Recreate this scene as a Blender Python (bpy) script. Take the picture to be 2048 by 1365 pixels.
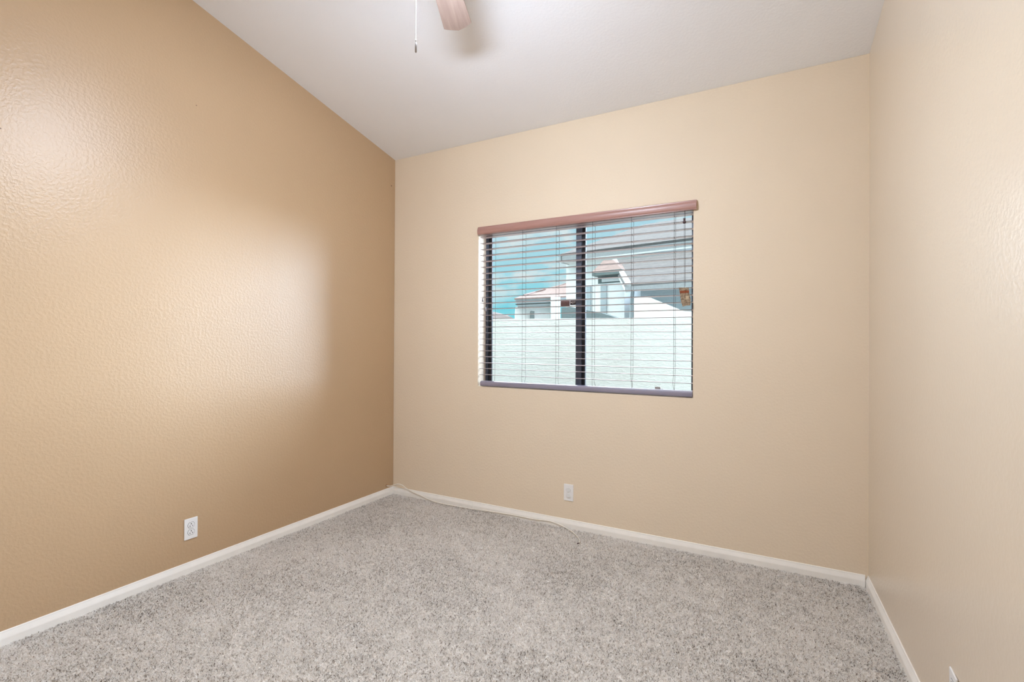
import bpy, bmesh, math, random
import numpy as np
from mathutils import Vector, Matrix

S = bpy.context.scene
COL = S.collection
for o in list(bpy.data.objects):
    bpy.data.objects.remove(o)
random.seed(7)
RNG = np.random.default_rng(11)

# ---------------------------------------------------------------- camera
CAM = Vector((2.8521, -3.1758, 1.277))
YAW, PITCH, ROLL, FPX = 0.4938, 0.0044, 0.0054, 974.59


def cam_axes():
    f = Vector((-math.sin(YAW), math.cos(YAW), 0)); r = Vector((math.cos(YAW), math.sin(YAW), 0)); u = Vector((0, 0, 1))
    f2 = f * math.cos(PITCH) + u * math.sin(PITCH); u2 = -f * math.sin(PITCH) + u * math.cos(PITCH)
    return r * math.cos(ROLL) + u2 * math.sin(ROLL), -r * math.sin(ROLL) + u2 * math.cos(ROLL), f2


CR, CU, CF = cam_axes()
cd = bpy.data.cameras.new('camera')
cd.sensor_fit = 'HORIZONTAL'; cd.sensor_width = 36; cd.lens = FPX / 2048 * 36
cd.clip_start = 0.02; cd.clip_end = 500
cam = bpy.data.objects.new('camera', cd); COL.objects.link(cam)
M = Matrix(((CR.x, CU.x, -CF.x, CAM.x), (CR.y, CU.y, -CF.y, CAM.y), (CR.z, CU.z, -CF.z, CAM.z), (0, 0, 0, 1)))
cam.matrix_world = M
S.camera = cam


def ray(px, py):
    return CR * ((px - 1024) / FPX) + CU * ((682.5 - py) / FPX) + CF


def at_y(px, py, Y):
    d = ray(px, py); return CAM + d * ((Y - CAM.y) / d.y)


def at_z(px, py, Z):
    d = ray(px, py); return CAM + d * ((Z - CAM.z) / d.z)


def at_d(px, py, D):
    return CAM + ray(px, py) * D


# ---------------------------------------------------------------- view, world, sun
S.view_settings.view_transform = 'Standard'; S.view_settings.look = 'None'
S.view_settings.exposure = 0.0; S.view_settings.gamma = 1.0; S.view_settings.use_curve_mapping = False
S.cycles.use_denoising = True
S.cycles.max_bounces = 14; S.cycles.diffuse_bounces = 8; S.cycles.glossy_bounces = 4; S.cycles.transparent_max_bounces = 16
S.cycles.sample_clamp_indirect = 4.0

world = bpy.data.worlds.new('world'); S.world = world; world.use_nodes = True
wn = world.node_tree; wn.nodes.clear()


class NT:
    """small node-tree helper"""
    def __init__(s, t): s.t = t

    def n(s, kind, **kw):
        nd = s.t.nodes.new(kind)
        for k, v in kw.items():
            if k.startswith('i_'):
                nd.inputs[k[2:].replace('_', ' ')].default_value = v
            else:
                setattr(nd, k, v)
        return nd

    def l(s, a, b): s.t.links.new(a, b)

    def math(s, op, a, b=None, c=None, clamp=False):
        nd = s.t.nodes.new('ShaderNodeMath'); nd.operation = op; nd.use_clamp = clamp
        for i, v in enumerate((a, b, c)):
            if v is None: continue
            if isinstance(v, (int, float)): nd.inputs[i].default_value = v
            else: s.l(v, nd.inputs[i])
        return nd.outputs[0]

    def ramp(s, fac, stops, interp='LINEAR'):
        nd = s.t.nodes.new('ShaderNodeValToRGB'); r = nd.color_ramp; r.interpolation = interp
        while len(r.elements) < len(stops): r.elements.new(0.5)
        for e, (p, c) in zip(r.elements, stops):
            e.position = p; e.color = c if len(c) == 4 else (*c, 1)
        s.l(fac, nd.inputs['Fac']); return nd.outputs['Color']

    def mix(s, fac, a, b, blend='MIX'):
        nd = s.t.nodes.new('ShaderNodeMix'); nd.data_type = 'RGBA'; nd.blend_type = blend
        for i, v in ((0, fac), (6, a), (7, b)):
            if isinstance(v, (int, float)): nd.inputs[i].default_value = v
            elif isinstance(v, tuple): nd.inputs[i].default_value = v if len(v) == 4 else (*v, 1)
            else: s.l(v, nd.inputs[i])
        return nd.outputs[2]


SKY_ZENITH = 4.2
W = NT(wn)
tc = W.n('ShaderNodeTexCoord'); sep = W.n('ShaderNodeSeparateXYZ'); W.l(tc.outputs['Generated'], sep.inputs[0])
elev = sep.outputs['Z']
base = W.ramp(elev, [(0.0, (0.19, 0.80, 0.86)), (0.07, (0.18, 0.76, 0.90)), (0.14, (0.42, 0.82, 0.94)), (0.22, (0.50, 0.80, 0.92)), (0.30, (0.45, 0.74, 0.92)), (0.5, (0.9, 0.97, 1.0))])
mp = W.n('ShaderNodeMapping'); mp.inputs['Scale'].default_value = (1, 1, 2.2); W.l(tc.outputs['Generated'], mp.inputs[0])
cl = W.n('ShaderNodeTexNoise', i_Scale=9.0, i_Detail=7.0, i_Roughness=0.55); W.l(mp.outputs[0], cl.inputs['Vector'])
cmask = W.ramp(cl.outputs['Fac'], [(0.46, (0, 0, 0)), (0.58, (1, 1, 1))])
lowmask = W.ramp(elev, [(0.05, (0, 0, 0)), (0.12, (0.95, 0.95, 0.95))])
sky = W.mix(W.math('MULTIPLY', cmask, lowmask), base, (0.82, 0.92, 0.95))
gain = W.ramp(elev, [(0.0, (1, 1, 1)), (0.27, (1, 1, 1)), (0.6, (SKY_ZENITH,) * 3)])
sky2 = W.mix(1.0, sky, gain, 'MULTIPLY')
bg = W.n('ShaderNodeBackground', i_Strength=0.92); W.l(sky2, bg.inputs['Color'])
wo = W.n('ShaderNodeOutputWorld'); W.l(bg.outputs[0], wo.inputs['Surface'])

# bright hazy daylight that comes over the garden wall from the right of the window
sd = bpy.data.lights.new('daylight', 'SUN'); sd.energy = 25.0; sd.angle = math.radians(52); sd.color = (0.78, 0.94, 1.18)
sun = bpy.data.objects.new('daylight', sd); COL.objects.link(sun)
sun.rotation_euler = Vector((-1.25, -1.5, -0.23)).to_track_quat('-Z', 'Y').to_euler()
sun.location = (6, 6, 6)
# added sun lamp from the left that whitens the sheen on the right wall
s2 = bpy.data.lights.new('right_wall_fill', 'SUN'); s2.energy = 5.0; s2.angle = math.radians(50); s2.color = (0.92, 0.95, 1.08)
sun2 = bpy.data.objects.new('right_wall_fill', s2); COL.objects.link(sun2); sun2.location = (-6, 6, 6)
sun2.rotation_euler = Vector((0.95, -1.5, -0.40)).to_track_quat('-Z', 'Y').to_euler()
LAMP = 256.0          # emission of the fan's glass bowl

# ---------------------------------------------------------------- materials


def mat(name):
    m = bpy.data.materials.new(name); m.use_nodes = True
    t = m.node_tree; t.nodes.clear(); N = NT(t)
    out = N.n('ShaderNodeOutputMaterial'); b = N.n('ShaderNodeBsdfPrincipled'); N.l(b.outputs[0], out.inputs['Surface'])
    return m, N, b, out


def simple(name, col, rough=0.5, spec=0.5, var=0.06, scale=20.0, metal=0.0, coat=0.0, bump=0.0, bscale=200.0):
    m, N, b, out = mat(name)
    tcn = N.n('ShaderNodeTexCoord')
    nz = N.n('ShaderNodeTexNoise', i_Scale=scale, i_Detail=4.0); N.l(tcn.outputs['Object'], nz.inputs['Vector'])
    lo = tuple(c * (1 - var) for c in col); hi = tuple(min(1, c * (1 + var)) for c in col)
    N.l(N.ramp(nz.outputs['Fac'], [(0.3, lo), (0.7, hi)]), b.inputs['Base Color'])
    b.inputs['Roughness'].default_value = rough; b.inputs['Specular IOR Level'].default_value = spec
    b.inputs['Metallic'].default_value = metal; b.inputs['Coat Weight'].default_value = coat
    if bump:
        nb = N.n('ShaderNodeTexNoise', i_Scale=bscale, i_Detail=3.0); N.l(tcn.outputs['Object'], nb.inputs['Vector'])
        bp = N.n('ShaderNodeBump', i_Strength=bump, i_Distance=0.002); N.l(nb.outputs['Fac'], bp.inputs['Height']); N.l(bp.outputs[0], b.inputs['Normal'])
    return m


def paint(name, col, rough, spec, strength=0.35, marks=(), dist=0.0016):
    """eggshell paint over an orange-peel drywall texture"""
    m, N, b, out = mat(name)
    tcn = N.n('ShaderNodeTexCoord'); P = tcn.outputs['Object']
    n1 = N.n('ShaderNodeTexNoise', i_Scale=1.6, i_Detail=3.0); N.l(P, n1.inputs['Vector'])
    c = N.ramp(n1.outputs['Fac'], [(0.3, tuple(v * 0.985 for v in col)), (0.7, tuple(v * 1.015 for v in col))])
    for (mx, my, mz, r, mc) in marks:
        vm = N.n('ShaderNodeVectorMath', operation='DISTANCE'); N.l(P, vm.inputs[0]); vm.inputs[1].default_value = (mx, my, mz)
        k = N.math('SUBTRACT', 1.0, N.math('DIVIDE', vm.outputs['Value'], r), clamp=True)
        k = N.math('MULTIPLY', k, 2.0, clamp=True)
        c = N.mix(k, c, mc)
    N.l(c, b.inputs['Base Color'])
    b.inputs['Roughness'].default_value = rough; b.inputs['Specular IOR Level'].default_value = spec
    n2 = N.n('ShaderNodeTexNoise', i_Scale=75.0, i_Detail=3.0, i_Roughness=0.5); N.l(P, n2.inputs['Vector'])
    n3 = N.n('ShaderNodeTexNoise', i_Scale=22.0, i_Detail=2.0); N.l(P, n3.inputs['Vector'])
    h = N.math('ADD', N.ramp(n2.outputs['Fac'], [(0.40, (0, 0, 0)), (0.62, (1, 1, 1))]), N.math('MULTIPLY', n3.outputs['Fac'], 0.6))
    bp = N.n('ShaderNodeBump', i_Strength=strength, i_Distance=dist); N.l(h, bp.inputs['Height']); N.l(bp.outputs[0], b.inputs['Normal'])
    return m


BROWN = (0.16, 0.09, 0.045)
MT = {}
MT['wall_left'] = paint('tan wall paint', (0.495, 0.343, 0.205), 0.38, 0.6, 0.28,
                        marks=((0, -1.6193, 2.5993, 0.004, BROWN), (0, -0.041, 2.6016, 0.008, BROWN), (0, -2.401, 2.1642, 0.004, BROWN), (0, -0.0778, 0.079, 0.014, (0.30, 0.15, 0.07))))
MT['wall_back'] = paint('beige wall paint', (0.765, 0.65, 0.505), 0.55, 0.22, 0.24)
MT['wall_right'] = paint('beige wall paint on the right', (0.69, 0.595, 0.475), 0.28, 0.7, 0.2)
MT['ceiling'] = paint('white ceiling paint', (0.855, 0.87, 0.90), 0.8, 0.2, 0.2)
MT['trim'] = simple('ivory trim paint', (0.87, 0.85, 0.81), 0.35, 0.5, 0.02)
MT['white_plastic'] = simple('white plastic', (0.82, 0.82, 0.82), 0.3, 0.5, 0.01)
MT['cap_plastic'] = simple('clear grey plastic cap', (0.76, 0.765, 0.765), 0.25, 0.5, 0.02)
MT['slot'] = simple('dark slot', (0.015, 0.013, 0.012), 0.7, 0.2)
MT['screw'] = simple('painted screw', (0.7, 0.7, 0.69), 0.3, 0.5)
MT['bronze'] = simple('dark bronze aluminium', (0.075, 0.095, 0.13), 0.4, 0.5, 0.05)
MT['sash_grey'] = simple('weathered grey aluminium', (0.032, 0.034, 0.037), 0.6, 0.25, 0.06)
MT['cord'] = simple('blind cord', (0.075, 0.06, 0.06), 0.8, 0.1)
MT['cord_pale'] = simple('pale cord', (0.5, 0.45, 0.42), 0.8, 0.1)
MT['tassel'] = simple('dark plastic tassel', (0.07, 0.04, 0.045), 0.4, 0.5)
MT['tassel_pale'] = simple('greyish clear tassel', (0.28, 0.25, 0.24), 0.35, 0.5)
MT['cable'] = simple('cream cable jacket', (0.80, 0.76, 0.68), 0.4, 0.4, 0.01)
MT['metal'] = simple('brushed nickel', (0.36, 0.34, 0.33), 0.4, 0.5, 0.05, metal=0.5)
MT['chain'] = simple('bright ball chain', (0.9, 0.88, 0.84), 0.3, 0.6, 0.02, metal=0.25)
MT['fan_metal'] = simple('aged bronze fan metal', (0.10, 0.065, 0.045), 0.4, 0.5, 0.1, metal=0.6)


def wood(name, a, b_, rough=0.4, coat=0.2, scale=(4, 60, 60), axis='Object'):
    m, N, b, out = mat(name)
    tcn = N.n('ShaderNodeTexCoord'); mp_ = N.n('ShaderNodeMapping'); mp_.inputs['Scale'].default_value = scale
    N.l(tcn.outputs[axis], mp_.inputs[0])
    nz = N.n('ShaderNodeTexNoise', i_Scale=1.0, i_Detail=6.0, i_Roughness=0.6); N.l(mp_.outputs[0], nz.inputs['Vector'])
    N.l(N.ramp(nz.outputs['Fac'], [(0.3, a), (0.7, b_)]), b.inputs['Base Color'])
    b.inputs['Roughness'].default_value = rough; b.inputs['Coat Weight'].default_value = coat; b.inputs['Coat Roughness'].default_value = 0.25
    return m


MT['valance'] = wood('reddish brown wood', (0.35, 0.185, 0.155), (0.42, 0.235, 0.205), 0.34, 0.4, (3, 40, 40))
MT['slat'] = wood('dusty brown slat', (0.47, 0.375, 0.355), (0.54, 0.44, 0.42), 0.4, 0.2, (3, 30, 30))
MT['slat_edge_shade'] = wood('shaded slat edge', (0.085, 0.055, 0.05), (0.12, 0.08, 0.07), 0.45, 0.1, (3, 30, 30))  # same wood as the slats, with edge shade painted in
MT['rail'] = wood('sky tinted bottom rail', (0.215, 0.20, 0.265), (0.27, 0.255, 0.33), 0.28, 0.6, (3, 40, 40))  # bluish sky reflection painted into the brown wood
MT['blade'] = wood('pale wood fan blade', (0.31, 0.22, 0.19), (0.43, 0.325, 0.285), 0.35, 0.3, (3, 45, 45))

m, N, b, out = mat('window glass'); N.t.nodes.remove(b)
tr = N.n('ShaderNodeBsdfTransparent'); tr.inputs['Color'].default_value = (0.97, 0.985, 0.98, 1)
gl = N.n('ShaderNodeBsdfGlossy', i_Roughness=0.02)
fr = N.n('ShaderNodeFresnel', i_IOR=1.25)
mx = N.n('ShaderNodeMixShader'); N.l(fr.outputs[0], mx.inputs[0]); N.l(tr.outputs[0], mx.inputs[1]); N.l(gl.outputs[0], mx.inputs[2]); N.l(mx.outputs[0], out.inputs['Surface'])
MT['glass'] = m

m, N, b, out = mat('lit glass bowl'); b.inputs['Base Color'].default_value = (0.9, 0.87, 0.8, 1)
b.inputs['Emission Color'].default_value = (0.84, 0.94, 1.08, 1); b.inputs['Emission Strength'].default_value = LAMP
MT['bowl'] = m


def stucco(name, col, bscale=9.0, strength=0.8, var=0.05):
    m, N, b, out = mat(name); tcn = N.n('ShaderNodeTexCoord')
    mp_ = N.n('ShaderNodeMapping'); mp_.inputs['Scale'].default_value = (0.55, 0.8, 1.5); N.l(tcn.outputs['Object'], mp_.inputs[0])
    nz = N.n('ShaderNodeTexNoise', i_Scale=bscale, i_Detail=5.0, i_Distortion=0.8); N.l(mp_.outputs[0], nz.inputs['Vector'])
    N.l(N.ramp(nz.outputs['Fac'], [(0.3, tuple(v * (1 - var) for v in col)), (0.7, tuple(min(1, v * (1 + var)) for v in col))]), b.inputs['Base Color'])
    b.inputs['Roughness'].default_value = 0.95; b.inputs['Specular IOR Level'].default_value = 0.1
    h = N.ramp(nz.outputs['Fac'], [(0.45, (0, 0, 0)), (0.58, (1, 1, 1))])
    bp = N.n('ShaderNodeBump', i_Strength=strength, i_Distance=0.012); N.l(h, bp.inputs['Height']); N.l(bp.outputs[0], b.inputs['Normal'])
    return m


def tiles(name, col, rows=9.0):
    m, N, b, out = mat(name); tcn = N.n('ShaderNodeTexCoord'); sp = N.n('ShaderNodeSeparateXYZ'); N.l(tcn.outputs['Object'], sp.inputs[0])
    saw = N.math('FRACT', N.math('MULTIPLY', sp.outputs['Z'], rows))
    nz = N.n('ShaderNodeTexNoise', i_Scale=6.0, i_Detail=4.0); N.l(tcn.outputs['Object'], nz.inputs['Vector'])
    c = N.ramp(nz.outputs['Fac'], [(0.3, tuple(v * 0.85 for v in col)), (0.7, tuple(min(1, v * 1.12) for v in col))])
    row = N.ramp(saw, [(0.0, (0.62, 0.62, 0.62)), (0.18, (1, 1, 1))])
    N.l(N.mix(1.0, c, row, 'MULTIPLY'), b.inputs['Base Color']); b.inputs['Roughness'].default_value = 0.9
    bp = N.n('ShaderNodeBump', i_Strength=0.5, i_Distance=0.03); N.l(saw, bp.inputs['Height']); N.l(bp.outputs[0], b.inputs['Normal'])
    return m


MT['garden_wall'] = stucco('cream garden wall stucco', (0.87, 0.905, 0.885), 26.0, 0.28, 0.02)
MT['ext_stucco'] = stucco('tan exterior stucco', (0.2, 0.165, 0.13))
MT['house_wall'] = stucco('white house stucco', (0.88, 0.90, 0.90), 14, 0.3, 0.03)
MT['house_grey'] = stucco('grey and shaded house parts', (0.42, 0.48, 0.51), 14, 0.3, 0.04)  # also carries the painted eave shade of the porch wall
MT['blue_grey'] = stucco('blue grey stucco', (0.16, 0.195, 0.20), 14, 0.3, 0.04)
MT['roof_grey'] = tiles('grey roof tile', (0.165, 0.155, 0.155), 7.0)
MT['roof_pink'] = tiles('pink roof tile', (0.30, 0.215, 0.195), 6.0)
MT['fascia'] = simple('white fascia board', (0.72, 0.74, 0.75), 0.7, 0.2, 0.04)
MT['fascia_grey'] = simple('pale grey eave board', (0.34, 0.355, 0.365), 0.7, 0.2, 0.06)
MT['roof_dark'] = tiles('dark brown roof tile', (0.10, 0.078, 0.07), 6.0)
MT['trim_dark'] = simple('dark eave stripe', (0.05, 0.065, 0.065), 0.8, 0.2)  # dark stripes along the distant eave
MT['fascia_dark'] = simple('dark eave board', (0.16, 0.20, 0.20), 0.8, 0.2, 0.06)
MT['gravel'] = simple('desert gravel', (0.25, 0.22, 0.19), 0.95, 0.1, 0.2, 30.0, bump=0.5, bscale=60)
MT['paper'] = None

# carpet: yarn colour is picked per tuft by a point attribute
m, N, b, out = mat('flecked carpet yarn')
at = N.n('ShaderNodeAttribute', attribute_name='tuft'); 
c = N.ramp(at.outputs['Fac'], [(0.0, (0.14, 0.112, 0.092)), (0.075, (0.25, 0.205, 0.17)), (0.11, (0.62, 0.58, 0.535)), (0.22, (0.88, 0.855, 0.825)), (0.6, (0.935, 0.915, 0.895)), (1.0, (0.97, 0.96, 0.945))])
N.t.nodes.remove(b); df = N.n('ShaderNodeBsdfDiffuse'); tl = N.n('ShaderNodeBsdfTranslucent'); ms = N.n('ShaderNodeMixShader', i_Fac=0.5)
N.l(c, df.inputs['Color']); N.l(c, tl.inputs['Color']); N.l(df.outputs[0], ms.inputs[1]); N.l(tl.outputs[0], ms.inputs[2]); N.l(ms.outputs[0], out.inputs['Surface'])
MT['carpet'] = m
MT['carpet_base'] = simple('carpet backing', (0.76, 0.73, 0.69), 0.95, 0.05, 0.3, 90.0)

# ---------------------------------------------------------------- mesh helpers


def link(name, bm, mtl, parent=None, smooth=False, bevel=0.0, seg=2):
    me = bpy.data.meshes.new(name)
    bmesh.ops.recalc_face_normals(bm, faces=bm.faces[:])
    bm.to_mesh(me); bm.free()
    o = bpy.data.objects.new(name, me); COL.objects.link(o)
    for mm in (mtl if isinstance(mtl, (list, tuple)) else [mtl]): me.materials.append(mm)
    if smooth:
        me.polygons.foreach_set('use_smooth', [True] * len(me.polygons))
    if bevel:
        md = o.modifiers.new('bevel', 'BEVEL'); md.width = bevel; md.segments = seg; md.limit_method = 'ANGLE'; md.angle_limit = math.radians(40)
    if parent: o.parent = parent; o.matrix_parent_inverse = parent.matrix_world.inverted() if parent.type != 'EMPTY' else Matrix.Translation(-parent.location)
    return o


def box(bm, x0, x1, y0, y1, z0, z1):
    v = [bm.verts.new(p) for p in ((x0, y0, z0), (x1, y0, z0), (x1, y1, z0), (x0, y1, z0), (x0, y0, z1), (x1, y0, z1), (x1, y1, z1), (x0, y1, z1))]
    for f in ((0, 3, 2, 1), (4, 5, 6, 7), (0, 1, 5, 4), (1, 2, 6, 5), (2, 3, 7, 6), (3, 0, 4, 7)):
        bm.faces.new([v[i] for i in f])


def prism(bm, poly, vec):
    """extrude the polygon (world points) along vec"""
    vec = Vector(vec); a = [bm.verts.new(p) for p in poly]; b_ = [bm.verts.new(Vector(p) + vec) for p in poly]
    n = len(poly); bm.faces.new(a); bm.faces.new(b_[::-1])
    for i in range(n): bm.faces.new((a[i], b_[i], b_[(i + 1) % n], a[(i + 1) % n]))


def lathe(bm, prof, c, n=24, axis='z'):
    rings = []
    for r, h in prof:
        ring = []
        for k in range(n):
            a = 2 * math.pi * k / n
            p = (r * math.cos(a), r * math.sin(a), h) if axis == 'z' else (r * math.cos(a), h, r * math.sin(a))
            ring.append(bm.verts.new(Vector(c) + Vector(p)))
        rings.append(ring)
    for A, B in zip(rings, rings[1:]):
        for k in range(n): bm.faces.new((A[k], A[(k + 1) % n], B[(k + 1) % n], B[k]))
    bm.faces.new(rings[0][::-1]); bm.faces.new(rings[-1])


def tube(bm, pts, r, n=8):
    pts = [Vector(p) for p in pts]; prev = None; rings = []
    for i, p in enumerate(pts):
        d = (pts[min(i + 1, len(pts) - 1)] - pts[max(i - 1, 0)]).normalized()
        ref = prev if prev is not None else (Vector((0, 0, 1)) if abs(d.z) < 0.9 else Vector((1, 0, 0)))
        x = (ref - d * ref.dot(d)).normalized(); y = d.cross(x); prev = x
        rr = r[i] if isinstance(r, (list, tuple)) else r
        rings.append([bm.verts.new(p + (x * math.cos(2 * math.pi * k / n) + y * math.sin(2 * math.pi * k / n)) * rr) for k in range(n)])
    for A, B in zip(rings, rings[1:]):
        for k in range(n): bm.faces.new((A[k], A[(k + 1) % n], B[(k + 1) % n], B[k]))
    bm.faces.new(rings[0][::-1]); bm.faces.new(rings[-1])


def smooth_path(P, sub=6):
    P = [Vector(p) for p in P]; out_ = []
    for i in range(len(P) - 1):
        p0 = P[max(i - 1, 0)]; p1 = P[i]; p2 = P[i + 1]; p3 = P[min(i + 2, len(P) - 1)]
        for k in range(sub):
            t = k / sub
            out_.append(0.5 * ((2 * p1) + (p2 - p0) * t + (2 * p0 - 5 * p1 + 4 * p2 - p3) * t * t + (3 * p1 - p0 - 3 * p2 + p3) * t ** 3))
    out_.append(P[-1]); return out_


def tag(o, label, cat, group=None, kind=None):
    o['label'] = label; o['category'] = cat
    if group: o['group'] = group
    if kind: o['kind'] = kind
    return o


def empty(name, loc, label, cat, group=None):
    o = bpy.data.objects.new(name, None); o.empty_display_size = 0.1; COL.objects.link(o); o.location = loc
    return tag(o, label, cat, group)


def struct(o): o['kind'] = 'structure'; return o


# ---------------------------------------------------------------- room shell
RW, RH, SLOPE, RA = 3.2945, 2.8325, 0.2079, 0.0306
YF = -3.95                     # wall behind the camera
FZ = -0.0085                    # top of the floor under the carpet pile
OX0, OX1, OZ0, OZ1 = 0.846, 2.4095, 0.9445, 2.150   # window opening
T = 0.17                       # outer wall thickness


def hz(y): return RH - SLOPE * y


def rx(y): return RW - RA * y


bm = bmesh.new(); box(bm, -0.12, 3.6, YF - 0.12, T, FZ - 0.1, FZ)
fl = struct(link('floor', bm, MT['carpet_base']))
bm = bmesh.new(); prism(bm, [(0, YF - 0.12, FZ), (0, T, FZ), (0, T, RH - 0.001 - SLOPE * T), (0, 0, RH), (0, YF - 0.12, hz(YF - 0.12))], (-0.12, 0, 0))
struct(link('wall_left', bm, MT['wall_left']))
bm = bmesh.new()
prism(bm, [(RW, 0, FZ), (rx(YF - 0.12), YF - 0.12, FZ), (rx(YF - 0.12) + 0.12, YF - 0.12, FZ), (RW + 0.12, 0, FZ)], (0, 0, 1))
for v in bm.verts:
    if v.co.z > 0.5: v.co.z = hz(v.co.y)
struct(link('wall_right', bm, MT['wall_right']))
bm = bmesh.new(); box(bm, 0, rx(YF), YF - 0.12, YF, FZ, hz(YF))
struct(link('wall_front', bm, MT['wall_back']))
bm = bmesh.new(); prism(bm, [(-0.12, T, hz(T)), (-0.12, YF - 0.12, hz(YF - 0.12)), (3.6, YF - 0.12, hz(YF - 0.12)), (3.6, T, hz(T))], (0, 0, 0.12))
struct(link('ceiling', bm, MT['ceiling']))

bm = bmesh.new()               # back wall with the window opening, one clean ring of faces
xs = (0, OX0, OX1, RW + 0.12); zs = (FZ, OZ0, OZ1, None)
def wz(y, k): return zs[k] if k < 3 else hz(y)
grid = {}
for s, y in enumerate((0.0, T)):
    for i in range(4):
        for k in range(4): grid[s, i, k] = bm.verts.new((xs[i], y, wz(y, k)))
for s in (0, 1):
    for i in range(3):
        for k in range(3):
            if (i, k) != (1, 1):
                bm.faces.new([grid[s, i, k], grid[s, i + 1, k], grid[s, i + 1, k + 1], grid[s, i, k + 1]])
for a, b_ in (((1, 1), (2, 1)), ((2, 1), (2, 2)), ((2, 2), (1, 2)), ((1, 2), (1, 1))):
    bm.faces.new([grid[0, a[0], a[1]], grid[0, b_[0], b_[1]], grid[1, b_[0], b_[1]], grid[1, a[0], a[1]]])
for a, b_ in [((i, 0), (i + 1, 0)) for i in range(3)] + [((i, 3), (i + 1, 3)) for i in range(3)] + [((0, k), (0, k + 1)) for k in range(3)] + [((3, k), (3, k + 1)) for k in range(3)]:
    bm.faces.new([grid[0, a[0], a[1]], grid[0, b_[0], b_[1]], grid[1, b_[0], b_[1]], grid[1, a[0], a[1]]])
wb = struct(link('wall_back', bm, [MT['wall_back'], MT['ext_stucco']], bevel=0.004))
for p_ in wb.data.polygons:
    if p_.center.y > T - 0.001: p_.material_index = 1


# baseboards: flat foot, sloped and eased top
def board(name, start, end, inward, parts=((0.0, 1.0),)):
    s, e, n = Vector(start), Vector(end), Vector(inward)
    prof = [(0, FZ), (0.013, FZ), (0.013, 0.025), (0.012, 0.029), (0.0055, 0.047), (0.0045, 0.0535), (0.003, 0.055), (0, 0.055)]
    bm_ = bmesh.new()
    for a, b__ in parts:
        p0 = s.lerp(e, a); p1 = s.lerp(e, b__)
        prism(bm_, [p0 + n * d + Vector((0, 0, h)) for d, h in prof], p1 - p0)
    return struct(link(name, bm_, MT['trim']))


seam = 0.8117 / RW
board('baseboard_back', (0, 0, 0), (RW, 0, 0), (0, -1, 0), ((0, seam - 0.0003), (seam + 0.0003, 1 - 0.0148 / RW)))
board('baseboard_left', (0, -0.003, 0), (0, YF, 0), (1, 0, 0))
board('baseboard_right', (rx(-0.0025), -0.0025, 0), (rx(YF), YF, 0), (-1, 0, 0))

# ---------------------------------------------------------------- carpet pile


def carpet():
    def area(x0, x1, y0, y1, per): return RNG.uniform((x0, y0), (x1, y1), (int((x1 - x0) * (y1 - y0) * per), 2))
    P = np.concatenate([area(0.014, 3.37, -2.75, -0.014, 100000), area(0.014, 3.40, YF, -2.75, 15000)])
    keep = P[:, 0] < (RW - RA * P[:, 1] - 0.015)
    P = P[keep]; n = len(P)
    # soft clumps: neighbouring tufts lean alike
    def field(sc, ph):
        r_ = np.random.default_rng(int(sc * 10 + ph * 100)); v = np.zeros(n)
        for _ in range(9):
            th = r_.uniform(0, 2 * np.pi); k_ = sc * r_.uniform(0.6, 1.5)
            v += np.sin((P[:, 0] * np.cos(th) + P[:, 1] * np.sin(th)) * k_ + r_.uniform(0, 6.28))
        return v / 3.0
    ang = RNG.uniform(0, 2 * np.pi, n) + field(23, 0.4) * 0.8
    h = RNG.uniform(0.0055, 0.0092, n) * (1 + 0.05 * field(31, 2.0))
    lean = RNG.uniform(0.0035, 0.0085, n)
    w = RNG.uniform(0.0010, 0.0017, n)
    d = np.stack([np.cos(ang), np.sin(ang)], 1)
    ta = RNG.uniform(0, np.pi, n); s = np.stack([np.cos(ta), np.sin(ta)], 1)
    tw = RNG.uniform(-1.2, 1.2, n); s2 = np.stack([np.cos(ta + tw), np.sin(ta + tw)], 1)
    V = np.empty((n, 6, 3), np.float32)
    for k, (t, hh, ww, sd_) in enumerate(((0.0, 0.0, 0.8, s), (0.32, 0.68, 1.0, s), (1.0, 1.0, 0.75, s2))):
        c = P + d * (lean * t)[:, None]
        z = FZ + h * hh
        for q, sg in ((0, -1), (1, 1)):
            V[:, 2 * k + q, :2] = c + sd_ * (w * ww * sg)[:, None]; V[:, 2 * k + q, 2] = z
    V[:, 5, 2] -= 0.0008
    V[:, :, 1] = np.minimum(V[:, :, 1], -0.0135); V[:, :, 0] = np.maximum(V[:, :, 0], 0.0135)
    nv = n * 6; me = bpy.data.meshes.new('carpet_pile')
    me.vertices.add(nv); me.vertices.foreach_set('co', V.reshape(-1))
    b0 = (np.arange(n) * 6)[:, None]
    F = np.concatenate([b0 + np.array([0, 1, 3, 2]), b0 + np.array([2, 3, 5, 4])], 1).reshape(-1).astype(np.int32)
    me.loops.add(len(F)); me.loops.foreach_set('vertex_index', F)
    np_ = n * 2; me.polygons.add(np_)
    me.polygons.foreach_set('loop_start', np.arange(0, np_ * 4, 4, dtype=np.int32))
    me.polygons.foreach_set('use_smooth', np.ones(np_, bool))
    a = me.attributes.new('tuft', 'FLOAT', 'POINT')
    val = np.clip(RNG.uniform(0, 1, n) + 0.025 * field(9, 0.3) + 0.02 * field(41, 5.0), 0, 1)
    a.data.foreach_set('value', np.repeat(val, 6).astype(np.float32))
    me.update(calc_edges=True); me.materials.append(MT['carpet'])
    o = bpy.data.objects.new('carpet_pile', me); COL.objects.link(o)
    return tag(o, 'beige and brown flecked carpet pile covering the whole floor', 'carpet', kind='stuff')


carpet()

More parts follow.
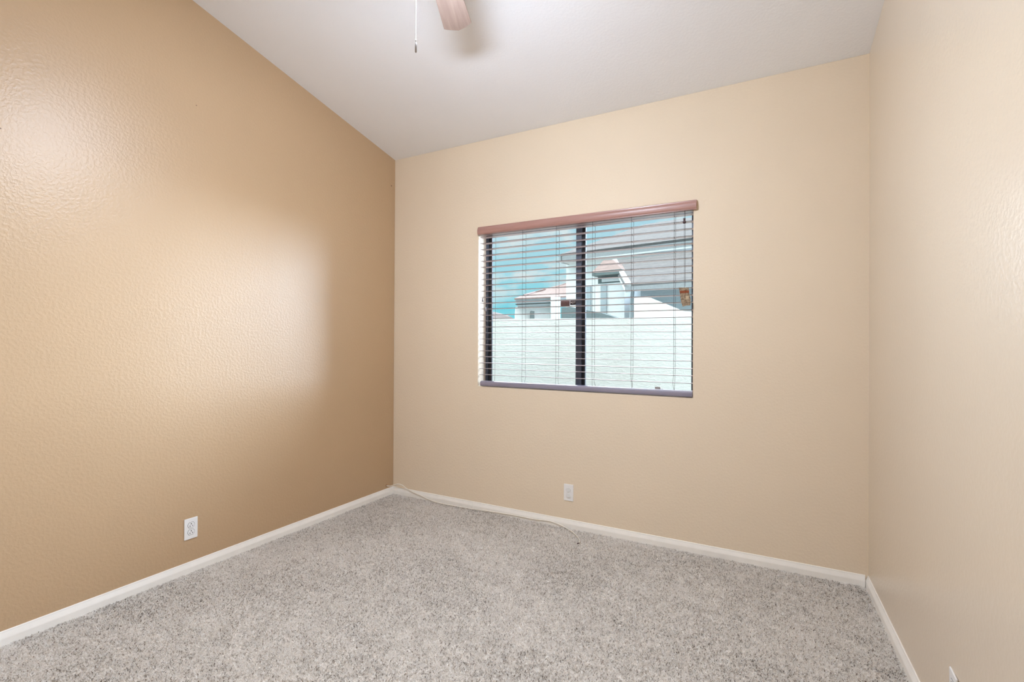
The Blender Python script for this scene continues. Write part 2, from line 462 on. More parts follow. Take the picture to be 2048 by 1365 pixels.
# ---------------------------------------------------------------- window
FY0, FY1 = 0.112, 0.158        # frame depth
ws = bpy.data.objects.new('window_1', None); COL.objects.link(ws); ws.location = (1.63, 0.13, OZ0); ws['kind'] = 'structure'
bm = bmesh.new(); fw = 0.024
box(bm, OX0, OX0 + fw - 0.004, FY0, FY1, OZ0, OZ1); box(bm, OX1 - fw, OX1, FY0, FY1, OZ0, OZ1)
box(bm, OX0 + fw - 0.004, OX1 - fw, FY0, FY1, OZ0, OZ0 + fw); box(bm, OX0 + fw - 0.004, OX1 - fw, FY0, FY1, OZ1 - fw, OZ1)
struct(link('window_frame', bm, MT['bronze'], ws))
bm = bmesh.new(); box(bm, OX0 + 0.020, OX0 + 0.046, FY0 + 0.014, FY0 + 0.030, OZ0 + fw, OZ1 - fw)
struct(link('sash_stile', bm, MT['sash_grey'], ws))
bm = bmesh.new(); box(bm, 1.600, 1.6405, FY0, FY0 + 0.018, OZ0 + fw, OZ1 - fw)
struct(link('meeting_stile', bm, MT['bronze'], ws))
bm = bmesh.new(); box(bm, 1.618, 1.664, FY0 + 0.020, FY0 + 0.040, OZ0 + fw, OZ1 - fw)
struct(link('sash_stile', bm, MT['sash_grey'], ws))
for x0, x1, y in ((OX0 + 0.020, 1.61, FY0 + 0.022), (1.63, OX1 - fw, FY0 + 0.032)):
    bm = bmesh.new(); box(bm, x0, x1, y - 0.002, y + 0.002, OZ0 + fw, OZ1 - fw)
    struct(link('window_pane', bm, MT['glass'], ws))

# alarm sticker on the glass, left of the meeting stile
p0 = at_y(1121.3, 601.8, FY0 + 0.018); p1 = at_y(1139.5, 612.8, FY0 + 0.018)
q0 = at_y(1139.8, 601.0, FY0 + 0.018); q1 = at_y(1152.2, 610.4, FY0 + 0.018)
st = empty('sticker', ((p0.x + q1.x) / 2, FY0 + 0.018, p1.z), 'small dark alarm sticker with white letters on the window glass left of the middle bar', 'sticker')
MT['stk_brown'] = simple('brown sticker print', (0.20, 0.13, 0.125), 0.5, 0.4, 0.25, 150.0)
MT['stk_black'] = simple('black sticker print', (0.02, 0.018, 0.022), 0.4, 0.5)
MT['stk_white'] = simple('white sticker print', (0.75, 0.72, 0.74), 0.5, 0.4)
bm = bmesh.new(); box(bm, p0.x, p1.x, FY0 + 0.0186, FY0 + 0.0196, p1.z, p0.z); link('printed_panel', bm, MT['stk_brown'], st)
bm = bmesh.new(); box(bm, q0.x, q1.x, FY0 + 0.0186, FY0 + 0.0196, q1.z, q0.z); link('border', bm, MT['stk_white'], st)
bw = 0.0022
bm = bmesh.new(); box(bm, q0.x + bw, q1.x - bw, FY0 + 0.0181, FY0 + 0.0187, q1.z + bw, q0.z - bw); link('letter_panel', bm, MT['stk_black'], st)
fc = bpy.data.curves.new('lettering', 'FONT'); fc.body = 'ADT'; fc.align_x = 'CENTER'; fc.align_y = 'CENTER'; fc.size = (q0.z - q1.z) * 0.60; fc.extrude = 0.0002; fc.space_character = 0.92; fc.offset = 0.0004
ftmp = bpy.data.objects.new('lettering_curve', fc); COL.objects.link(ftmp); bpy.context.view_layer.update()
fme = bpy.data.meshes.new_from_object(ftmp.evaluated_get(bpy.context.evaluated_depsgraph_get())); bpy.data.objects.remove(ftmp)
fme.materials.clear(); fme.materials.append(MT['stk_white'])
fo = bpy.data.objects.new('lettering', fme); COL.objects.link(fo)
fo.rotation_euler = (math.pi / 2, 0, 0); fo.location = Vector(((q0.x + q1.x) / 2, FY0 + 0.0179, (q0.z + q1.z) / 2 + 0.001)) - st.location; fo.parent = st

# ---------------------------------------------------------------- venetian blind
vb = empty('venetian_blind', (1.63, 0.025, OZ0), 'brown wooden venetian blind with open slats hanging in the window', 'blind')
bm = bmesh.new()
VX0, VX1 = 0.849, 2.4305
prof = [(0.0, 2.164), (-0.016, 2.1645), (-0.0185, 2.161), (-0.0185, 2.157), (-0.023, 2.150), (-0.0255, 2.141), (-0.0265, 2.131), (-0.0255, 2.121), (-0.023, 2.113), (-0.0195, 2.108), (-0.0195, 2.1055), (-0.008, 2.1055), (-0.008, 2.12), (-0.002, 2.13)]
prism(bm, [(VX0, y, z) for y, z in prof], (VX1 - VX0, 0, 0)); link('valance', bm, MT['valance'], vb, bevel=0.0008)
bm = bmesh.new(); box(bm, OX0 + 0.004, OX1 - 0.003, 0.0, 0.052, 2.105, 2.146); link('head_rail', bm, MT['slat'], vb)
SX0, SX1, SY0, SY1 = 0.8600, 2.4065, 0.001, 0.051
for i in range(24):
    z = 1.0333 + 0.0458 * i + random.uniform(-0.0009, 0.0009)
    bm = bmesh.new(); n = 4; top = []; bot = []
    tilt = random.uniform(-0.0008, 0.0008); e0 = random.uniform(-0.0015, 0.0015)
    for side, x in enumerate((SX0 + e0, SX1 + e0)):
        for k in range(n + 1):
            t = k / n; y = SY0 + (SY1 - SY0) * t; cz = z + 0.0012 * (1 - (2 * t - 1) ** 2) + tilt * (2 * t - 1) + (0.0006 if side else -0.0006) * random.uniform(-1, 1)
            top.append(bm.verts.new((x, y, cz + 0.00135))); bot.append(bm.verts.new((x, y, cz - 0.00135)))
    m_ = n + 1
    for k in range(n):
        bm.faces.new((top[k], top[m_ + k], top[m_ + k + 1], top[k + 1])); bm.faces.new((bot[k], bot[k + 1], bot[m_ + k + 1], bot[m_ + k]))
    bm.faces.new((top[0], bot[0], bot[m_], top[m_])); bm.faces.new((top[n], top[m_ + n], bot[m_ + n], bot[n]))
    bm.faces.new(top[:m_] + bot[:m_][::-1]); bm.faces.new(top[m_:][::-1] + bot[m_:])
    so = link('slat', bm, [MT['slat'], MT['slat_edge_shade']], vb)
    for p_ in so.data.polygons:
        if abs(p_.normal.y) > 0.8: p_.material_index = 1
bm = bmesh.new()
rp = [(-0.004, 0.949), (-0.009, 0.955), (-0.0105, 0.966), (-0.0095, 0.976), (-0.004, 0.9845), (0.006, 0.9875), (0.040, 0.9875), (0.050, 0.984), (0.053, 0.974), (0.052, 0.958), (0.046, 0.949)]
prism(bm, [(0.872, y, z) for y, z in rp], (2.4085 - 0.872, 0, 0)); link('bottom_rail', bm, MT['rail'], vb, bevel=0.001)
for x in (0.967, 1.2277, 1.494, 1.7615, 2.027, 2.296):
    bm = bmesh.new()
    for y in (-0.0012, 0.0535):
        pts = [(x, y, 2.11), (x, y, 1.08), (x + random.uniform(-0.006, 0.006), y, 1.03), (x + random.uniform(-0.006, 0.006), y if y > 0.02 else 0.004, 0.985)]
        tube(bm, pts, 0.00105, 6)
    for i in range(24):
        tube(bm, [(x, -0.001, 1.0333 + 0.0458 * i - 0.003), (x, 0.053, 1.0333 + 0.0458 * i - 0.003)], 0.0006, 5)
    link('ladder_cord', bm, MT['cord'], vb)
# lift cord with its tassel on the right
pc = at_y(1369.3, 430, -0.0135); pt0 = at_y(1369.0, 436.5, -0.0135); pt1 = at_y(1368.6, 447.5, -0.0135); pe = at_y(1369.0, 573, -0.0135)
bm = bmesh.new(); tube(bm, [(pc.x, -0.0135, 2.12), pt0, pt1, (pe.x, -0.0135, pe.z)], 0.0011, 6)
tube(bm, [(pc.x + 0.005, -0.0125, 2.12), (pt0.x + 0.004, -0.0125, pt0.z), (pe.x + 0.005, -0.0125, pe.z)], 0.0008, 6)
cordo = link('lift_cord', bm, MT['cord'], vb)
bm = bmesh.new(); H_ = pt0.z - pt1.z
lathe(bm, [(0.003, H_), (0.0072, H_ * 0.97), (0.0072, H_ * 0.75), (0.0062, H_ * 0.66), (0.0068, H_ * 0.55), (0.0105, H_ * 0.27), (0.0098, H_ * 0.1), (0.005, 0.0)], (pt1.x, -0.0135, pt1.z), 16)
link('tassel', bm, MT['tassel'], cordo, smooth=True)
# two tilt cords on the left
for (ax, ay0, ay1) in ((965.3, 596, 604), (971.0, 614, 623.5)):
    a0 = at_y(ax, ay0, -0.013); a1 = at_y(ax, ay1, -0.013)
    bm = bmesh.new(); tube(bm, [(a0.x, -0.013, 2.12), a0], 0.0007, 6); co = link('tilt_cord', bm, MT['cord_pale'], vb)
    bm = bmesh.new(); H_ = a0.z - a1.z
    lathe(bm, [(0.0025, H_), (0.0045, H_ * 0.9), (0.0045, H_ * 0.6), (0.0075, H_ * 0.15), (0.004, 0)], a1, 14); link('tassel', bm, MT['tassel_pale'], co, smooth=True)
k0 = at_y(1310, 774, 0.03); k1 = at_y(1321, 780, 0.03)
bm = bmesh.new(); box(bm, k0.x, k1.x, 0.026, 0.038, 0.986, k0.z); box(bm, k0.x, k1.x + 0.02, 0.020, 0.040, 0.986, 0.9895); link('rail_clip', bm, MT['tassel_pale'], vb, bevel=0.0008)

# paper tag tied to the lift cord
hy = -0.019
tp = [at_y(*q, hy) for q in ((1357.6, 575.5), (1377.5, 575.5), (1379.0, 589), (1382.0, 600), (1381.8, 611.5), (1374, 612), (1366.3, 614), (1362.5, 603), (1360.5, 590))]
tg = empty('hang_tag', (2.34, hy, min(p.z for p in tp)), 'crumpled brown paper tag with red band hanging at the right side of the blind', 'tag')
m, N, b, out = mat('printed kraft paper'); tcn = N.n('ShaderNodeTexCoord'); nz = N.n('ShaderNodeTexNoise', i_Scale=110.0, i_Detail=4.0); N.l(tcn.outputs['Object'], nz.inputs['Vector'])
N.l(N.ramp(nz.outputs['Fac'], [(0.35, (0.13, 0.085, 0.05)), (0.5, (0.25, 0.18, 0.115)), (0.65, (0.34, 0.255, 0.17))]), b.inputs['Base Color']); b.inputs['Roughness'].default_value = 0.8
MT['paper'] = m
MT['red_print'] = simple('red brown print', (0.22, 0.055, 0.02), 0.7, 0.2, 0.3, 120.0)
MT['pale_print'] = simple('pale brown print', (0.46, 0.36, 0.24), 0.7, 0.2, 0.1, 100.0)
bm = bmesh.new(); prism(bm, [Vector((p.x, hy - 0.15 * (tp[0].z - p.z), p.z)) for p in tp], (0, -0.0012, 0))
bmesh.ops.triangulate(bm, faces=[f for f in bm.faces if len(f.verts) > 4]); link('paper', bm, MT['paper'], tg)
def on_tag(a, yo=-0.0022):
    p = at_y(*a, hy); return Vector((p.x, hy - 0.15 * (tp[0].z - p.z) + yo, p.z))
bm = bmesh.new(); prism(bm, [on_tag(q) for q in ((1360.0, 582.3), (1378.0, 581.3), (1378.8, 586.0), (1360.6, 587.2))], (0, -0.0005, 0)); link('printed_band', bm, MT['red_print'], tg)
bm = bmesh.new(); prism(bm, [on_tag(q) for q in ((1371.5, 592.0), (1378.0, 592.0), (1378.2, 599.0), (1373.0, 600.0))], (0, -0.0005, 0)); link('printed_patch', bm, MT['pale_print'], tg)
bm = bmesh.new(); tube(bm, [(pe.x, -0.0155, pe.z - 0.0005), (pe.x, hy - 0.001, tp[0].z - 0.006)], 0.0011, 6); link('string', bm, MT['cord'], tg)

# ---------------------------------------------------------------- power outlets


def rounded(bm, w, h, r, y0, y1, cx=0, cz=0, flat=0.0, n=6):
    """rounded rectangle plate in the xz plane between y0 and y1"""
    pts = []
    for sx, sz, a0 in ((1, 1, 0), (-1, 1, 90), (-1, -1, 180), (1, -1, 270)):
        for k in range(n + 1):
            a = math.radians(a0 + 90 * k / n); pts.append(Vector((cx + sx * (w / 2 - r) + r * math.cos(a), y0, cz + sz * (h / 2 - r) + r * math.sin(a))))
    prism(bm, pts, (0, y1 - y0, 0))


def receptacle_outline(cz):
    pts = []
    R = 0.0172
    for k in range(40):
        a = 2 * math.pi * k / 40
        pts.append((max(-R, min(R, R * math.cos(a))), cz + max(-0.0145, min(0.0145, R * 1.0 * math.sin(a)))))
    return pts


def outlet(loc, rz, label, caps):
    e = empty('power_outlet', loc, label, 'outlet', 'white wall outlets'); e.rotation_euler = (0, 0, rz)
    L = []
    bm = bmesh.new(); rounded(bm, 0.0705, 0.1150, 0.003, 0.0, -0.0055); L.append((link('cover_plate', bm, MT['white_plastic'], None, bevel=0.0022, seg=3), None))
    for cz in (0.0195, -0.0195):
        bm = bmesh.new(); prism(bm, [(x, -0.0050, z) for x, z in receptacle_outline(cz)], (0, -0.0022, 0)); rec = link('receptacle', bm, MT['white_plastic'], None, bevel=0.0008)
        L.append((rec, None))
        if caps:
            bm = bmesh.new(); prism(bm, [(x * 1.04, -0.0072, cz + (z - cz) * 1.04) for x, z in receptacle_outline(cz)], (0, -0.0026, 0)); L.append((link('safety_cap', bm, MT['cap_plastic'], None, bevel=0.001), rec))
        else:
            bm = bmesh.new(); prism(bm, [(x * 1.075, -0.0052, cz + (z - cz) * 1.09) for x, z in receptacle_outline(cz)], (0, -0.0006, 0)); L.append((link('receptacle_gap', bm, MT['slot'], None), rec))
            bm = bmesh.new(); box(bm, -0.0082, -0.0054, -0.0076, -0.0070, cz - 0.009, cz - 0.001); L.append((link('slot', bm, MT['slot'], None), rec))
            bm = bmesh.new(); box(bm, 0.0050, 0.0078, -0.0076, -0.0070, cz - 0.008, cz - 0.001); L.append((link('slot', bm, MT['slot'], None), rec))
            bm = bmesh.new(); prism(bm, [(0.0032 * math.cos(a * math.pi / 6), -0.0070, cz + 0.0065 + 0.0029 * math.sin(a * math.pi / 6)) for a in range(12)], (0, -0.0006, 0)); L.append((link('ground_hole', bm, MT['slot'], None), rec))
    bm = bmesh.new(); lathe(bm, [(0.0032, -0.0054), (0.0032, -0.0064), (0.002, -0.0068)], (0, 0, 0), 14, 'y'); L.append((link('screw', bm, MT['screw'], None), None))
    for o, par in L:
        o.parent = par or e
    return e


outlet((0.0, -1.632, 0.2385), math.pi / 2, 'white wall outlet with open slots low on the tan left wall', False)
outlet((1.597, 0.0, 0.2410), 0.0, 'white wall outlet with both sockets capped on the wall below the window', True)
ry = -1.247
outlet((rx(ry), ry, 0.2335), -math.pi / 2 + math.atan(RA) * -1, 'white wall outlet on the right wall cut off by the bottom photo edge', False)

# ---------------------------------------------------------------- coax cable
cb = []
pix = [(773.5, 972.2), (780.4, 973), (788.5, 970.6), (796.5, 968.7), (805, 971.4), (812, 977), (830, 987), (841, 991.7), (857, 999.5), (875, 1005.6), (893, 1009.6), (942, 1018), (987, 1024.5), (1032, 1032), (1066, 1038.8), (1095, 1042.3), (1110.6, 1046.7), (1126, 1053.4), (1142, 1062.4), (1153.3, 1072.5), (1159, 1081.5), (1158, 1087)]
for i, (a, b_) in enumerate(pix):
    if i == 0: cb.append(Vector((-0.01, -0.078, 0.079))); continue
    if i == 1: cb.append(at_y(a, b_, -0.068)); continue
    if i < 6: cb.append(at_y(a, b_, -0.040 + 0.008 * (i - 2))); continue
    p = at_z(a, b_, 0.007)
    if p.y > -0.0175: p = at_y(a, b_, -0.0175)
    cb.append(p)
cbo = empty('cable', (0.9, -0.1, 0.0), 'thin cream cable running from the left wall corner along the baseboard onto the carpet', 'cable')
bm = bmesh.new(); tube(bm, smooth_path(cb, 6), 0.0033, 10); link('jacket', bm, MT['cable'], cbo, smooth=True)
e0, e1 = cb[-1], cb[-1] + (cb[-1] - cb[-2]).normalized() * 0.012 + Vector((-0.012, 0, -0.001))
bm = bmesh.new(); tube(bm, [e0, e1], [0.0036, 0.0028], 10); link('connector', bm, MT['tassel'], cbo, smooth=True)

# ---------------------------------------------------------------- ceiling fan
FC = Vector((1.711, -1.758, 0)); BZ = 2.85; CZ = hz(FC.y)
fan = empty('ceiling_fan', (FC.x, FC.y, CZ), 'ceiling fan with pale wood blades and a hanging pull chain', 'fan')
bm = bmesh.new(); lathe(bm, [(0.072, 0.03), (0.072, 0.0), (0.068, -0.045), (0.05, -0.07), (0.02, -0.078)], (FC.x, FC.y, CZ), 32)
for v in bm.verts:
    if v.co.z > CZ - 0.005: v.co.z = hz(v.co.y) - 0.0005 if v.co.z < CZ + 0.01 else hz(v.co.y) + 0.01
link('canopy', bm, MT['fan_metal'], fan, smooth=True)
bm = bmesh.new(); lathe(bm, [(0.011, CZ - 0.075), (0.011, BZ + 0.14)], (FC.x, FC.y, 0), 16); link('downrod', bm, MT['fan_metal'], fan, smooth=True)
bm = bmesh.new(); lathe(bm, [(0.03, BZ + 0.15), (0.06, BZ + 0.14), (0.105, BZ + 0.11), (0.125, BZ + 0.07), (0.125, BZ + 0.03), (0.10, BZ - 0.01), (0.07, BZ - 0.025), (0.065, BZ - 0.09), (0.085, BZ - 0.10), (0.085, BZ - 0.115)], (FC.x, FC.y, 0), 40)
link('motor_housing', bm, MT['fan_metal'], fan, smooth=True)
bm = bmesh.new(); lathe(bm, [(0.08, BZ - 0.104), (0.15, BZ - 0.108), (0.163, BZ - 0.114), (0.165, BZ - 0.118), (0.15, BZ - 0.113), (0.08, BZ - 0.111)], (FC.x, FC.y, 0), 40)
link('light_baffle', bm, MT['white_plastic'], fan, smooth=True)  # unseen pan added to cut the bowl's light on the ceiling
bm = bmesh.new(); lathe(bm, [(0.080, BZ - 0.116), (0.130, BZ - 0.124), (0.140, BZ - 0.138), (0.133, BZ - 0.165), (0.105, BZ - 0.190), (0.055, BZ - 0.206), (0.01, BZ - 0.210)], (FC.x, FC.y, 0), 40)
link('light_bowl', bm, MT['bowl'], fan, smooth=True)
# blade outline in local (along, across) coordinates taken at blade height
ax = Vector((-0.3996, 0.9167, 0)).normalized(); av = Vector((ax.y, -ax.x, 0))
tipw = [Vector(q) for q in ((1.390, -1.196, BZ), (1.394, -1.190, BZ), (1.403, -1.182, BZ), (1.422, -1.169, BZ), (1.448, -1.153, BZ), (1.470, -1.1535, BZ), (1.491, -1.158, BZ), (1.520, -1.166, BZ), (1.535, -1.170, BZ), (1.539, -1.177, BZ))]
loc = [((p - Vector((FC.x, FC.y, BZ))).dot(ax), (p - Vector((FC.x, FC.y, BZ))).dot(av)) for p in tipw]
root = [(0.17, 0.052), (0.155, 0.035), (0.155, -0.035), (0.17, -0.052)]
outline = loc + root
blade0 = None
for k in range(5):
    a = math.radians(72 * k); R_ = Matrix.Rotation(a, 4, 'Z')
    if blade0 is None:
        bm = bmesh.new(); prism(bm, [(x, -y, 0) for x, y in outline], (0, 0, 0.006)); bo = link('blade', bm, MT['blade'], None, bevel=0.0012)
        bm = bmesh.new(); prism(bm, [(0.09, -0.018, 0.006), (0.16, -0.015, 0.006), (0.215, -0.034, 0.006), (0.235, 0, 0.006), (0.215, 0.034, 0.006), (0.16, 0.015, 0.006), (0.09, 0.018, 0.006)], (0, 0, 0.005)); br = link('blade_arm', bm, MT['fan_metal'], None)
        blade0 = (bo, br)
    else:
        bo, br = blade0[0].copy(), blade0[1].copy(); COL.objects.link(bo); COL.objects.link(br)
    bo.parent = fan; br.parent = bo
    bo.location = (0, 0, BZ - CZ); bo.rotation_euler = (0, 0, math.atan2(ax.y, ax.x) + a)
    br.location = (0, 0, 0); br.rotation_euler = (0, 0, 0)
# pull chain: separate little beads on a wire, with a fob
CY = -1.845
cb_ = at_y(831.6, 105.2, CY); cm = at_y(831.8, 84.0, CY); ct = Vector((cb_.x, CY, BZ - 0.095))
bm = bmesh.new(); tube(bm, [ct, (cm.x, CY, cm.z + 0.006)], 0.0005, 5)
z = cm.z + 0.008
while z < ct.z:
    bmesh.ops.create_icosphere(bm, subdivisions=1, radius=0.0015, matrix=Matrix.Translation((cm.x, CY, z))); z += 0.0036
tube(bm, [ct, (ct.x, CY + 0.03, ct.z)], 0.003, 8)
ch = link('pull_chain', bm, MT['chain'], fan, smooth=True)
bm = bmesh.new(); lathe(bm, [(0.0022, 0), (0.0034, 0.0025), (0.0034, cm.z - cb_.z - 0.004), (0.0015, cm.z - cb_.z), (0.0013, cm.z - cb_.z + 0.003), (0.0022, cm.z - cb_.z + 0.0045), (0.0012, cm.z - cb_.z + 0.009)], (cm.x, CY, cb_.z), 16)
link('chain_fob', bm, MT['metal'], ch, smooth=True)

# ---------------------------------------------------------------- outside
GZ = -0.25
bm = bmesh.new(); box(bm, -60, 30, T, 80, GZ - 0.1, GZ); struct(link('ground', bm, MT['gravel']))

# garden wall: long stucco run; raised slab shaped as the house wall's sunlit patch
def at_h(px, py, Z): return at_z(px, py, Z)
WZ = 1.277 + 0.245
A = at_z(985, 638.2, WZ); B = at_z(1262, 636.2, WZ)
dw = (B - A); dw.z = 0; dw.normalize(); nw = Vector((-dw.y, dw.x, 0))
if nw.y < 0: nw = -nw
def on_wall(px, py):
    d = ray(px, py); t = (A - CAM).dot(nw) / d.dot(nw); return CAM + d * t
gw = empty('garden_wall', (A.x, A.y, GZ), 'long pale stucco garden wall close outside the window', 'wall')
P0 = A - dw * 6; bm = bmesh.new()
Cw = on_wall(1268, 620); Cw.z = WZ
Dw = Cw + dw * 0.75
prism(bm, [Vector((P0.x, P0.y, GZ)), Vector((Dw.x, Dw.y, GZ)), Vector((Dw.x, Dw.y, WZ)), Vector((P0.x, P0.y, WZ))], nw * 0.15); link('wall_run', bm, MT['garden_wall'], gw)
bm = bmesh.new(); off = nw * 0.18
def up(p): return Vector(p) + off
r0, r1, r2 = [on_wall(*q) for q in ((1268, 590.5), (1303, 592.5), (1371, 620))]
ex = r2 + dw * 0.25; ex.z = r2.z - 0.02
prism(bm, [up((r0.x, r0.y, GZ)), up((ex.x, ex.y, GZ)), up(ex), up(r2), up(r1), up(r0)], nw * 0.15); link('sunlit_slab', bm, MT['garden_wall'], gw)

# neighbour house frame: facade direction hf (to the right), into depth hn
vx = (-250 - 1024) / FPX
hf = -(CR * vx + CF); hf.z = 0; hf.normalize(); hn = Vector((-hf.y, hf.x, 0))
if hn.y < 0: hn = -hn
O = at_d(1250, 573, 11.4)      # a point on the lower eave


def hpl(px, py, depth):        # pixel onto the plane parallel to the facade, depth metres behind the lower eave
    d = ray(px, py); t = ((O + hn * depth) - CAM).dot(hn) / d.dot(hn); return CAM + d * t


hs = empty('house', (O.x, O.y, GZ), 'white house with grey tiled roofs behind the garden wall on the right', 'house')
# lower roof slope
e_l, e_r = hpl(1251, 569, 0), hpl(1251, 569, 0) + hf * 3.2
t_l = hpl(1225, 521, 3.2); t_r = t_l + hf * 3.6
bm = bmesh.new(); prism(bm, [e_l, e_r, t_r, t_l], (0, 0, -0.10)); link('lower_roof', bm, MT['roof_grey'], hs)
bm = bmesh.new(); dv = t_l - e_l
prism(bm, [e_l + Vector((0, 0, 0.03)), e_l + hf * 0.14 + Vector((0, 0, 0.03)), t_l + hf * 0.14 + Vector((0, 0, 0.03)), t_l + Vector((0, 0, 0.03))], (0, 0, -0.22)); link('rake_board', bm, MT['fascia'], hs)
bm = bmesh.new(); prism(bm, [e_l + Vector((0, 0, -0.06)) - hn * 0.03, e_r + Vector((0, 0, -0.06)) - hn * 0.03, e_r + Vector((0, 0, -0.17)) - hn * 0.03, e_l + Vector((0, 0, -0.17)) - hn * 0.03], hn * 0.06)
link('gutter', bm, MT['fascia_grey'], hs)
wl = e_l + hn * 0.6 + hf * 0.12
bm = bmesh.new(); prism(bm, [Vector((wl.x, wl.y, GZ)), Vector((wl.x, wl.y, GZ)) + hf * 3.0, Vector((wl.x, wl.y, e_l.z - 0.05)) + hf * 3.0, Vector((wl.x, wl.y, e_l.z - 0.05))], hn * 2.4); link('porch_wall', bm, MT['house_grey'], hs)  # grey colour stands in for the shade under the eave
# upper storey wall, eave and roof
u0 = hpl(1132.5, 527, 4.2); uf = hpl(1121, 526, 3.7)
bm = bmesh.new(); prism(bm, [Vector((u0.x, u0.y, GZ)), Vector((u0.x, u0.y, GZ)) + hf * 5.6, Vector((u0.x, u0.y, uf.z + 0.05)) + hf * 5.6, Vector((u0.x, u0.y, uf.z + 0.05))], hn * 6); link('upper_wall', bm, MT['house_wall'], hs)
ft = hpl(1121, 508.5, 3.7)
bm = bmesh.new(); prism(bm, [uf, uf + hf * 6.0, ft + hf * 6.0, ft], hn * 0.06)
prism(bm, [uf, ft, ft + hn * 6, uf + hn * 6], hf * 0.06); link('fascia', bm, MT['fascia_grey'], hs)
bm = bmesh.new(); prism(bm, [uf - hn * 0.02, uf - hn * 0.02 + hf * 6.0, uf - hn * 0.02 + hf * 6.0 + Vector((0, 0, 0.05)), uf - hn * 0.02 + Vector((0, 0, 0.05))], hn * 0.02); link('drip_edge', bm, MT['fascia'], hs)
bm = bmesh.new(); prism(bm, [uf + Vector((0, 0, 0.01)), uf + hf * 6.0 + Vector((0, 0, 0.01)), uf + hf * 6.0 + hn * 6 + Vector((0, 0, 0.01)), uf + hn * 6 + Vector((0, 0, 0.01))], (0, 0, 0.04)); link('soffit', bm, MT['fascia'], hs)
rg = hpl(1289, 449, 3.7 + 6.0); rg2 = rg + hf * 6.0
bm = bmesh.new(); prism(bm, [ft, ft + hf * 6.0, rg2, rg], (0, 0, -0.08)); prism(bm, [ft, rg, rg + hn * 6, ft + hn * 12.0], (0, 0, -0.08)); link('upper_roof', bm, MT['roof_grey'], hs)
# entry tower with its small tiled cap and louvred opening
dt = 1.6
def tw(px, py): return hpl(px, py, dt)
c0, c1 = tw(1166, 600), tw(1249, 600)
bm = bmesh.new(); ct_ = tw(1200, 568).z
prism(bm, [Vector((c0.x, c0.y, GZ)), Vector((c1.x, c1.y, GZ)), Vector((c1.x, c1.y, ct_)), Vector((c0.x, c0.y, ct_))], hn * 1.6); link('tower_wall', bm, MT['house_wall'], hs)
l0, l1 = tw(1196, 568), tw(1243, 568); lt = tw(1200, 545).z
bm = bmesh.new(); prism(bm, [Vector((l0.x, l0.y, ct_)), Vector((l1.x, l1.y, ct_)), Vector((l1.x, l1.y, lt)), Vector((l0.x, l0.y, lt))], hn * 1.2); link('louvre', bm, MT['fascia_dark'], hs)
bm = bmesh.new(); s0, s1 = tw(1205, 558), tw(1243, 562); prism(bm, [s0 - hn * 0.05, Vector((s1.x, s1.y, s0.z)) - hn * 0.05, s1 - hn * 0.05, Vector((s0.x, s0.y, s1.z)) - hn * 0.05], hn * 0.04); link('louvre_board', bm, MT['fascia'], hs)
g0, g1 = hpl(1184, 546, dt - 0.25), hpl(1243, 543, dt - 0.25)
bm = bmesh.new(); prism(bm, [Vector((g0.x, g0.y, g0.z - 0.09)), Vector((g1.x, g1.y, g0.z - 0.09)), Vector((g1.x, g1.y, g0.z + 0.03)), Vector((g0.x, g0.y, g0.z + 0.03))], hn * 1.9); link('cap_eave', bm, MT['fascia_dark'], hs)
a0, a1 = Vector((g0.x, g0.y, g0.z + 0.03)), Vector((g1.x, g1.y, g0.z + 0.03)); b0, b1 = a0 + hn * 1.9, a1 + hn * 1.9
tz = tw(1215, 520).z; tA, tB = hpl(1207, 521, dt + 0.65), hpl(1226, 520, dt + 0.65)
bm = bmesh.new(); vs = [bm.verts.new(p) for p in (a0, a1, b1, b0, tA, tB)]
for f in ((0, 1, 5, 4), (1, 2, 5), (2, 3, 4, 5), (3, 0, 4), (3, 2, 1, 0)): bm.faces.new([vs[i] for i in f])
link('cap_roof', bm, MT['roof_pink'], hs)
for xa, xb, mt_ in ((1173, 1183, 'house_grey'), (1203, 1214.5, 'house_grey')):
    v0, v1 = tw(xa, 600), tw(xb, 600)
    bm = bmesh.new(); prism(bm, [Vector((v0.x, v0.y, GZ)) - hn * 0.06, Vector((v1.x, v1.y, GZ)) - hn * 0.06, Vector((v1.x, v1.y, ct_ - 0.03)) - hn * 0.06, Vector((v0.x, v0.y, ct_ - 0.03)) - hn * 0.06], hn * 0.05); link('grey_strip', bm, MT[mt_], hs)  # grey strips set just proud of the tower wall
v0 = tw(1264, 600)
bm = bmesh.new(); tube(bm, [hpl(1266.5, 574, 0.3), hpl(1263.5, 600, 0.3), hpl(1262, 640, 0.3)], 0.045, 8); link('downspout', bm, MT['house_grey'], hs)
# low grey slab: a shaded block and a sloped shadow built as one shape
y0, y1 = hpl(1122.5, 616, -1.5), hpl(1153, 614, -1.5)
lw = empty('shade_slab', (y0.x, y0.y, GZ), 'low grey slab standing in for shade, showing just above the garden wall, left of the white house', 'wall')
pts = [hpl(q[0], q[1], -1.5) for q in ((1122.5, 616), (1140, 614), (1170, 620), (1205, 627), (1236, 637))]
bm = bmesh.new(); prism(bm, pts + [Vector((pts[-1].x, pts[-1].y, GZ)), Vector((pts[0].x, pts[0].y, GZ))], hn * 0.2); link('wall_run', bm, MT['blue_grey'], lw)

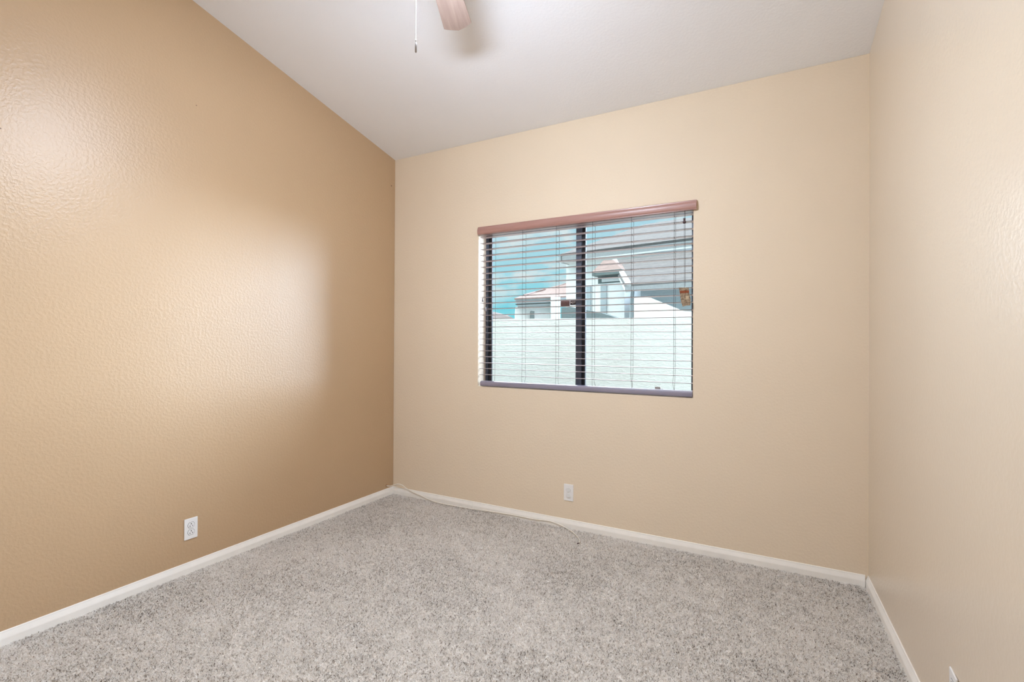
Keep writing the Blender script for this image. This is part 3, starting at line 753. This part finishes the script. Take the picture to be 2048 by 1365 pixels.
# distant house on the left with a pink hipped roof
D = 30.0
def fd(px, py, k=0.0): return at_d(px, py, D + k)
gzz = GZ - 0.2
h2 = empty('house', (fd(1075, 640).x, fd(1075, 640).y, gzz), 'distant white house with a pink tiled hip roof on the left of the view', 'house')
w0, w1 = fd(1031, 614), fd(1121, 612); din = Vector((CF.x, CF.y, 0)).normalized()
bm = bmesh.new(); prism(bm, [Vector((w0.x, w0.y, gzz)), Vector((w1.x, w1.y, gzz)), w1, w0], din * 8); link('wall', bm, MT['house_wall'], h2)
f0, f1, f2, f3 = fd(1029.5, 597, -0.6), fd(1150, 592, -0.6), fd(1150, 609, -0.5), fd(1036, 614, -0.5)
bm = bmesh.new(); prism(bm, [f0, f1, f2, f3], din * 0.5); link('eave', bm, MT['house_grey'], h2)
bm = bmesh.new()
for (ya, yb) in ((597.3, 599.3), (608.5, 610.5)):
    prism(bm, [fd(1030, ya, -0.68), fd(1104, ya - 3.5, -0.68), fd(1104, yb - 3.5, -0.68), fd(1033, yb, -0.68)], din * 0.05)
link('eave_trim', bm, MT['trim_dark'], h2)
p = [fd(1028.5, 597, -0.7), fd(1155, 591.5, -0.7), fd(1155, 556, 4), fd(1132, 567, 4), fd(1063, 585, 2)]
bm = bmesh.new(); prism(bm, p, (0, 0, -0.08)); link('roof', bm, MT['roof_pink'], h2)
bm = bmesh.new(); tube(bm, [fd(1048, 590.5, 0.2), fd(1070, 584.6, 1.8), fd(1091, 578.5, 2.2)], 0.05, 6); tube(bm, [fd(1112, 574.8, 3.0), fd(1131, 568.0, 3.8)], 0.05, 6); link('ridge_cap', bm, MT['roof_pink'], h2)
g0, g1 = fd(1061.5, 622, -1.2), fd(1069, 623, -1.2)
bm = bmesh.new(); prism(bm, [Vector((g0.x, g0.y, gzz)), Vector((g1.x, g1.y, gzz)), g1, g0], din * 1.1); link('side_bay', bm, MT['blue_grey'], h2)
c0, c1 = fd(1102, 594, -1.0), fd(1121, 594, -1.0)
bm = bmesh.new(); prism(bm, [Vector((c0.x, c0.y, gzz)), Vector((c1.x, c1.y, gzz)), c1, c0], din * 1.5); link('chimney', bm, MT['house_wall'], h2)
# low roof peeking over the wall at far left
h3 = empty('house', (fd(1010, 640, 6).x, fd(1010, 640, 6).y, gzz), 'low dark roof peeking over the garden wall at the far left', 'house')
bm = bmesh.new(); prism(bm, [fd(985, 637, 4), fd(1029, 638, 4), fd(1014, 630.5, 9), fd(990, 624.5, 9), fd(975, 623, 9)], (0, 0, -0.1)); link('roof', bm, MT['roof_dark'], h3)
bm = bmesh.new(); a0, a1 = fd(980, 637.5, 5), fd(1027, 638.5, 5); prism(bm, [Vector((a0.x, a0.y, gzz)), Vector((a1.x, a1.y, gzz)), a1, a0], din * 5); link('wall', bm, MT['house_wall'], h3)
